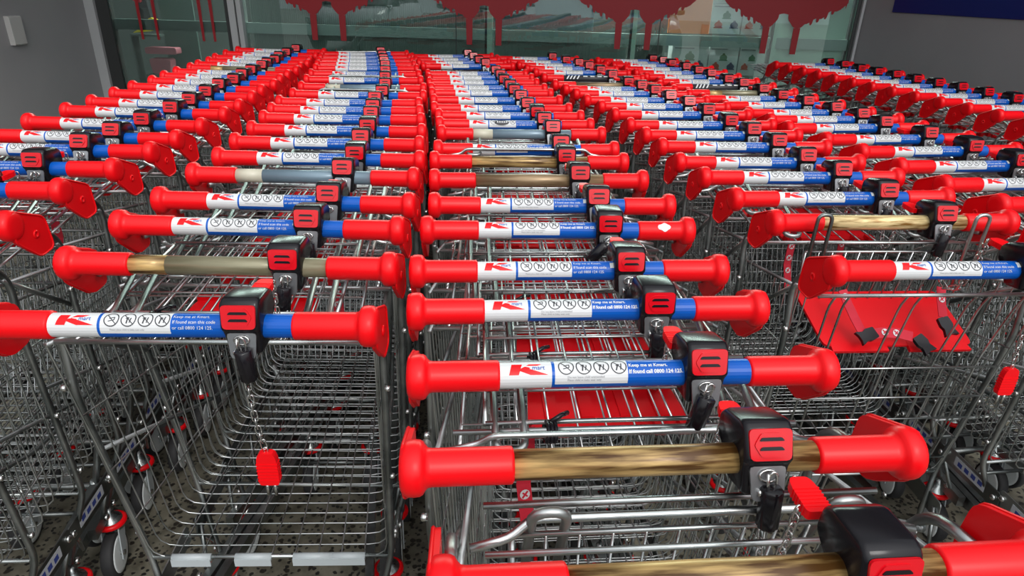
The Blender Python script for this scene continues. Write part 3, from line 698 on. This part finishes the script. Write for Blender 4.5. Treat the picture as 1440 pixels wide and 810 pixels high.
# ribbed display backs standing behind the glass
def ribbed(x0, x1, y, z0, z1, k, step=.018):
    b = MB(); n = int((x1 - x0) / step); pts = []
    for i in range(n):
        a = x0 + (x1 - x0) * i / n; c = x0 + (x1 - x0) * (i + 1) / n; pts += [(a, y), (a + (c - a) * .62, y), (a + (c - a) * .62, y + .006), (c, y + .006)]
    pts += [(x1, y + .02), (x0, y + .02)]; b.prism(pts, z0, z1, 'z', k); return b
onwall(ribbed(.02, 2.07, .12, .0, 2.2, 'shop_green'), 'display_backdrop', 'grey-green ribbed display back behind the glass beside the double frame', 'display panel', 'display backs behind the shop window', None)
onwall(ribbed(2.15, 3.0, .12, 1.13, 2.2, 'shop_bluish'), 'display_backdrop', 'blue-green display back in the middle of the shop window', 'display panel', 'display backs behind the shop window', None)
onwall(ribbed(2.15, 3.30, .14, .0, 1.03, 'shop_green'), 'display_backdrop', 'low ribbed display back under the rail, middle of the shop window', 'display panel', 'display backs behind the shop window', None)
onwall(slab(4.53, 5.12, .10, .12, .0, 2.4, 'frost'), 'display_backdrop', 'plain pale green board at the right end of the shop window', 'display panel', 'display backs behind the shop window', None)
board(3.64, 3.99, .16, 1.13, 1.75, 'orange', 'display_board', 'orange board behind the glass above the window rail', 'board')
board(3.37, 3.62, .20, .0, 1.03, 'shop_dark', 'display_board', 'dark low board behind the glass under the window rail', 'board')
# cartons printed with three jars
def carton(x0, x1, z0, z1, label):
    y = .16; w = x1 - x0; h = z1 - z0; c = MB(); c.box(x0, x1, y, y + .22, z0, z1, 'carton'); o = c.build('carton')
    o.matrix_world = WALL; tag(o, label, 'box', 'printed cartons in the shop window')
    pr = MB()
    for fx, fz, k in ((.26, .30, 'print_red'), (.50, .62, 'print_green'), (.78, .30, 'print_navy')):
        cx, cz, r = x0 + w * fx, z0 + h * fz, w * .13
        pr.prism([(cx + r * cos(2 * pi * j / 18), cz + r * .78 * sin(2 * pi * j / 18)) for j in range(18)], y - .002, y, 'y', k)
        pr.prism([(cx - r * .35, cz + r * .7), (cx + r * .35, cz + r * .7), (cx + r * .25, cz + r * 1.1), (cx - r * .25, cz + r * 1.1)], y - .002, y, 'y', k)
        pr.prism([(cx - r * 1.1, cz - r * .8), (cx + r * 1.1, cz - r * .8), (cx + r * 1.1, cz - r * .5), (cx - r * 1.1, cz - r * .5)], y - .002, y, 'y', k)
    pr.prism([(x0 + w * .06, z1 - h * .10), (x0 + w * .6, z1 - h * .10), (x0 + w * .6, z1 - h * .06), (x0 + w * .06, z1 - h * .06)], y - .002, y, 'y', 'ink_grey')
    pp = pr.build('printed_picture'); pp.parent = o
carton(3.995, 4.25, 1.135, 1.37, 'white printed carton above the window rail, next to the orange board')
carton(4.258, 4.50, 1.135, 1.37, 'white printed carton above the window rail, beside the pale green board')
carton(4.02, 4.27, .80, 1.03, 'white printed carton under the window rail, farther from the pale green board')
carton(4.278, 4.50, .80, 1.03, 'white printed carton under the window rail, beside the pale green board')
carton(3.70, 4.01, .80, 1.03, 'white printed carton under the window rail, below the orange board')
carton(3.995, 4.25, 1.375, 1.60, 'upper white printed carton next to the orange board, cut by the picture edge')
carton(4.258, 4.50, 1.375, 1.60, 'upper white printed carton beside the pale green board, cut by the picture edge')
board(3.64, 4.50, .40, .0, .795, 'shop_green', 'display_board', 'grey-green low board below the cartons in the shop window', 'board')
# behind the left-hand glass
bb = MB(); bb.box(-1.02, -.70, .53, .55, .0, 1.5, 'teal'); onwall(bb, 'display_backdrop', 'teal board behind the narrow glass beside the grey wall', 'display panel', 'display backs behind the shop window', None)
bb = MB(); bb.prism(rounded([(-1.26, .98), (-1.07, 1.00), (-1.00, 1.10), (-1.07, 1.12), (-1.16, 1.03)], .02, 3), .42, .46, 'y', 'yellow'); bb.prism(rounded([(-1.14, 1.06), (-1.06, 1.09), (-1.09, 1.42), (-1.19, 1.42)], .02, 3), .43, .47, 'y', 'ink'); bb.prism(rounded([(-1.20, 1.26), (-1.12, 1.24), (-1.10, 1.36), (-1.19, 1.40)], .02, 3), .41, .44, 'y', 'webbing')
onwall(bb, 'toy', 'black, red and yellow toy behind the narrow glass beside the grey wall', 'toy', None, None)
bb = MB(); bb.prism(rounded([(-1.16, .80), (-.86, .80), (-.86, .86), (-1.16, .86)], .02, 3), .40, .50, 'y', 'pink'); bb.prism(rounded([(-1.12, .62), (-.95, .62), (-.93, .76), (-1.14, .76)], .03, 3), .40, .50, 'y', 'pink'); onwall(bb, 'toy', 'pink toy low behind the narrow glass beside the grey wall', 'toy', None, None)
bb = MB(); bb.box(-1.18, -.84, .38, .52, 0, .615, 'shop_dark'); bb.box(-1.27, -1.255, .40, .50, 0, .965, 'shop_dark'); bb.box(-1.27, -1.0, .38, .50, .955, .972, 'shop_dark')
onwall(bb, 'display_stand', 'low dark stand carrying the toys behind the narrow glass', 'stand', None, None)
# red tree-like vinyls on the glass: lobed crown over two trunks
def tree_vinyl(cx, label, branch=False):
    b = MB(); y0, y1 = .0165, .0185
    for s in (-1, 1):
        x = cx + s * .125; b.prism([(x - .028, 1.205), (x + .028, 1.205), (x + .024, .998), (x - .024, .998)], y0, y1, 'y', 'vinyl')
        top = [(x - .030, 1.205), (x + .030, 1.205), (x + .085, 1.27), (x + .09, 1.36), (x - .09, 1.36), (x - .085, 1.27)]
        b.prism(rounded(top, .02, 3), y0 - .0004, y1, 'y', 'vinyl')
    # crown outline: scalloped underside, round top
    low = [(-.50, 1.40), (-.42, 1.335), (-.37, 1.345), (-.31, 1.275), (-.26, 1.285), (-.20, 1.235), (-.12, 1.24), (-.06, 1.30), (0, 1.315), (.06, 1.30), (.12, 1.24), (.20, 1.235), (.26, 1.285), (.31, 1.275), (.37, 1.345), (.42, 1.335), (.50, 1.40)]
    up = [(.50 * cos(t), 1.46 + .50 * sin(t)) for t in [pi * i / 16 for i in range(1, 16)]]
    b.prism(rounded([(cx + x, z) for x, z in low + up], .02, 2), y0, y1 - .0003, 'y', 'vinyl')
    # drips and pointed petals hanging from the scalloped edge
    for i, (dx, z, ln) in enumerate(((-.45, 1.385, .05), (-.395, 1.345, .045), (-.345, 1.32, .06), (-.285, 1.285, .05), (-.235, 1.27, .06), (-.165, 1.25, .035), (.165, 1.25, .035), (.235, 1.27, .06), (.285, 1.285, .05), (.345, 1.32, .06), (.395, 1.345, .045), (.45, 1.385, .05))):
        x = cx + dx; s = 1 if dx > 0 else -1
        b.prism(rounded([(x - .016, z + .03), (x + .016, z + .03), (x + .010 - s * .006, z - ln * .5), (x - s * .008, z - ln * .75), (x - .010 - s * .006, z - ln * .5)], .006, 2), y0 - .0002, y1, 'y', 'vinyl')
    if branch:
        pl = [(cx + .10, 1.26), (cx + .16, 1.30), (cx + .24, 1.375), (cx + .36, 1.395), (cx + .50, 1.398), (cx + .50, 1.425), (cx + .30, 1.44), (cx + .10, 1.42)]
        b.prism(rounded(pl, .012, 3), y0 - .0006, y1, 'y', 'vinyl')
        for i in range(12): x = cx + .22 + i * .024; b.prism([(x, 1.40), (x + .009, 1.40), (x + .004, 1.365), (x, 1.365)], y0 - .0006, y1, 'y', 'vinyl')
    onwall(b, 'window_decal', label, 'window decal', 'red tree decals on the shop window', None)
tree_vinyl(.73, 'red tree decal with two trunks on the glass nearest the double frame')
tree_vinyl(2.07, 'red tree decal with two trunks in the middle of the wide shop window')
tree_vinyl(3.33, 'red tree decal with two trunks just before the orange board')
tree_vinyl(4.55, 'red tree decal with a toothed branch by the pale green board', True)
def thin_decal(xs, label):
    b = MB()
    for x in xs: b.prism([(x - .016, 1.6), (x + .022, 1.6), (x + .010, .96), (x - .010, .96)], .0165, .0185, 'y', 'vinyl')
    b.prism(rounded([(xs[0] - .06, 1.36), (xs[1] + .06, 1.36), (xs[1] + .2, 1.7), (xs[0] - .2, 1.7)], .05, 3), .0167, .0183, 'y', 'vinyl')
    onwall(b, 'window_decal', label, 'window decal', 'red tree decals on the shop window', None)
thin_decal((-.93, -.79), 'thin dark red tree decal on the narrow glass, next to the grey wall')
thin_decal((-.385, -.285), 'thin dark red tree decal on the narrow glass, next to the double frame')
# box on the left wall
def wallpt(c, d, t, off, z): n = Vector((d.y, -d.x, 0)); return c + d * t + n * off + Vector((0, 0, z))
BOX_T0, BOX_T1, BOX_Z0, BOX_Z1 = .80, .915, .970, 1.175
b = MB(); nl = Vector((-dl.y, dl.x, 0)); nl = nl if nl.x > 0 else -nl
def oriented(b, c, d, n, t0, t1, z0, z1, depth, k, ch=.008):
    prof = [(0, z0), (depth - ch, z0), (depth, z0 + ch), (depth, z1 - ch), (depth - ch, z1), (0, z1)]; st = len(b.v)
    b.prism(prof, t0, t1, 'x', k)
    b.v = b.v[:st] + [tuple(c + d * p[0] + n * p[1] + Vector((0, 0, p[2]))) for p in b.v[st:]]
M['box_grey'] = new_mat('box_grey', (.50, .49, .47), .45)
oriented(b, CL, dl, nl, BOX_T0, BOX_T1, BOX_Z0, BOX_Z1, .045, 'box_grey'); tag(b.build('wall_box'), 'small pale grey box mounted on the left grey wall', 'box')
b = MB(); nr = Vector((-dr.y, dr.x, 0)); nr = nr if nr.x < 0 else -nr
SIGN_Z = 1.354
oriented(b, CR, dr, nr, .325, 4.2, SIGN_Z, 2.3, .012, 'sign_blue', .003); tag(b.build('wall_sign'), 'plain dark blue sign board high on the grey wall', 'sign')
# unseen awning over the bay, its near edge placed to dim the far rows
b = MB(); b.box(-7, 8, 2.6, 6.9, 3.3, 3.42, 'soffit'); tag(b.build('shade_roof'), kind='structure')

def make_car(body, label, x, y, rz):
    M[body[0]] = new_mat(body[0], body[1], .2, 0, .5, .6)
    if 'car_glass' not in M: M['car_glass'] = new_mat('car_glass', (.02, .025, .03), .05, 0, .8); M['lamp_lens'] = new_mat('lamp_lens', (.7, .7, .72), .1)
    root = empty('parked_car', (x, y, 0), rz); k = body[0]
    # half widths along the length (nose at +y): (y, half width, bottom, bonnet or deck height)
    st = [(2.12, .62, .34, .56), (2.02, .76, .24, .70), (1.55, .86, .20, .86), (.95, .89, .20, .96), (-.6, .90, .20, .98), (-1.5, .88, .20, .98), (-2.0, .80, .26, .92), (-2.12, .66, .40, .78)]
    b = MB(); rings = []
    for yy, w, z0, z1 in st:
        rings.append([(-w * .92, yy, z0), (-w, yy, z0 + .10), (-w, yy, (z0 + z1) / 2 + .08), (-w * .93, yy, z1 - .03), (-w * .80, yy, z1), (w * .80, yy, z1), (w * .93, yy, z1 - .03), (w, yy, (z0 + z1) / 2 + .08), (w, yy, z0 + .10), (w * .92, yy, z0)])
    n = 10; b.add([p for r_ in rings for p in r_], [(i * n + j, i * n + (j + 1) % n, (i + 1) * n + (j + 1) % n, (i + 1) * n + j) for i in range(len(st) - 1) for j in range(n)] + [tuple(range(n))[::-1], tuple((len(st) - 1) * n + j for j in range(n))], k)
    b.build('body', root)
    b = MB(); st = [(1.05, .74, .93, .97), (.25, .66, .94, 1.40), (-.95, .64, .94, 1.44), (-1.75, .68, .93, 1.02)]; rings = []
    for yy, w, z0, z1 in st: rings.append([(-w - .10, yy, z0), (-w, yy, z1 - .03), (-w + .08, yy, z1), (w - .08, yy, z1), (w, yy, z1 - .03), (w + .10, yy, z0)])
    n = 6; b.add([p for r_ in rings for p in r_], [(i * n + j, i * n + (j + 1) % n, (i + 1) * n + (j + 1) % n, (i + 1) * n + j) for i in range(3) for j in range(n)], 'car_glass')
    b.build('windows', root)
    b = MB(); b.prism(rounded([(-.60, .20), (.60, .20), (.58, -.95), (-.58, -.95)], .1, 3), 1.425, 1.455, 'z', k)
    for s_ in (-1, 1): b.tube([(s_ * .74, 1.05, .97), (s_ * .62, .25, 1.41), (s_ * .60, -.95, 1.45), (s_ * .66, -1.75, 1.03)], .028, k, 6)
    b.build('car_roof', root)
    for s_ in (-1, 1):
        for yy in (1.32, -1.30):
            b = MB(); b.lathe_x([(s_ * .70, .22), (s_ * .70, .31), (s_ * .89, .31), (s_ * .91, .28)][::s_], 'rubber', 24, yy, .31); b.lathe_x([(s_ * .90, .19), (s_ * .915, .17)][::s_], 'wheel', 20, yy, .31); b.build('wheel', root)
        b = MB(); b.prism(rounded([(s_ * .50, .58), (s_ * .76, .62), (s_ * .74, .72), (s_ * .50, .68)], .03, 2), 1.97, 2.09, 'y', 'lamp_lens'); b.build('headlamp', root)
        b = MB(); b.prism(rounded([(s_ * .86, .92), (s_ * 1.02, .94), (s_ * 1.02, 1.04), (s_ * .86, 1.02)], .03, 2), .82, .92, 'y', k); b.build('mirror', root)
    tag(root, label, 'car', 'cars mirrored in the shop glass')
make_car(('paint_white', (.70, .70, .70)), 'white car mirrored in the glass between the first two tree decals', -1.6, -4.6, .1)
make_car(('paint_blue', (.03, .09, .28)), 'blue car mirrored in the middle of the shop glass', 1.7, -4.9, -.06)
make_car(('paint_silver', (.35, .37, .38)), 'silver car mirrored in the glass beside the double frame', -4.6, -5.0, .04)

# ------------------------------------------------------------------ light
w = bpy.data.worlds.new('World'); bpy.context.scene.world = w; w.use_nodes = True; nt = w.node_tree; bg = nt.nodes['Background']
tc = nt.nodes.new('ShaderNodeTexCoord'); sx = nt.nodes.new('ShaderNodeSeparateXYZ'); nt.links.new(tc.outputs['Generated'], sx.inputs[0])
# overcast sky: brightest high up over the open car park behind the rows, dim along the horizon
dt = nt.nodes.new('ShaderNodeVectorMath'); dt.operation = 'DOT_PRODUCT'; dt.inputs[1].default_value = Vector((.22, -.62, .75)).normalized()
nt.links.new(tc.outputs['Generated'], dt.inputs[0])
rp = nt.nodes.new('ShaderNodeValToRGB'); e = rp.color_ramp.elements; rp.color_ramp.interpolation = 'EASE'
e[0].position = .30; e[0].color = (.07, .075, .08, 1); e[1].position = 1.; e[1].color = (1., 1.02, 1.05, 1); q = e.new(.72); q.color = (.30, .32, .34, 1)
mr = nt.nodes.new('ShaderNodeMapRange'); mr.inputs['From Min'].default_value = -1; nt.links.new(dt.outputs['Value'], mr.inputs[0]); nt.links.new(mr.outputs[0], rp.inputs[0]); nt.links.new(rp.outputs[0], bg.inputs[0]); bg.inputs[1].default_value = 2.2
s = bpy.data.lights.new('sun', 'SUN'); s.energy = 1.1; s.angle = radians(20); s.color = (1, .97, .93); so = bpy.data.objects.new('sun', s); COL.objects.link(so); so.rotation_euler = (radians(48), 0, radians(24))
wl = bpy.data.lights.new('window_fill', 'AREA'); wl.shape = 'RECTANGLE'; wl.size = 6.0; wl.size_y = .04; wl.energy = 75; wl.color = (.9, 1, .95)  # added fill strip that brightens the display boards behind the glass
wo = bpy.data.objects.new('window_fill', wl); COL.objects.link(wo); wo.matrix_world = WALL @ Matrix.Translation((2.0, .095, 2.88))
for i, x in enumerate((.3, 4.0)):
    l = bpy.data.lights.new('shop_lamp', 'AREA'); l.shape = 'RECTANGLE'; l.size = 3.2; l.size_y = .5; l.energy = 160; l.color = (.93, 1, .96)
    lo = bpy.data.objects.new('shop_lamp', l); COL.objects.link(lo); lo.matrix_world = WALL @ Matrix.Translation((x, .8, 2.9)) @ Matrix.Rotation(radians(-20), 4, 'X')

# ------------------------------------------------------------------ camera
PITCH, ROLL = radians(24.534), radians(-1.512)
F_ = Vector((0, cos(PITCH), -sin(PITCH))); R0 = Vector((1, 0, 0)); D0 = Vector((0, -sin(PITCH), -cos(PITCH)))
R_ = R0 * cos(ROLL) + D0 * sin(ROLL); D_ = D0 * cos(ROLL) - R0 * sin(ROLL)
cam = bpy.data.cameras.new('camera'); cam.sensor_width = 36; cam.lens = 36 * 940 / 1440; cam.clip_start = .02; co = bpy.data.objects.new('camera', cam); COL.objects.link(co)
co.matrix_world = Matrix(((R_.x, -D_.x, -F_.x, 0), (R_.y, -D_.y, -F_.y, 0), (R_.z, -D_.z, -F_.z, 1.49), (0, 0, 0, 1)))
sc = bpy.context.scene; sc.camera = co
sc.view_settings.view_transform = 'Standard'; sc.view_settings.look = 'None'; sc.view_settings.gamma = 1; sc.view_settings.exposure = 0.0
sc.view_settings.use_curve_mapping = False
sc.cycles.max_bounces = 8; sc.cycles.transparent_max_bounces = 12
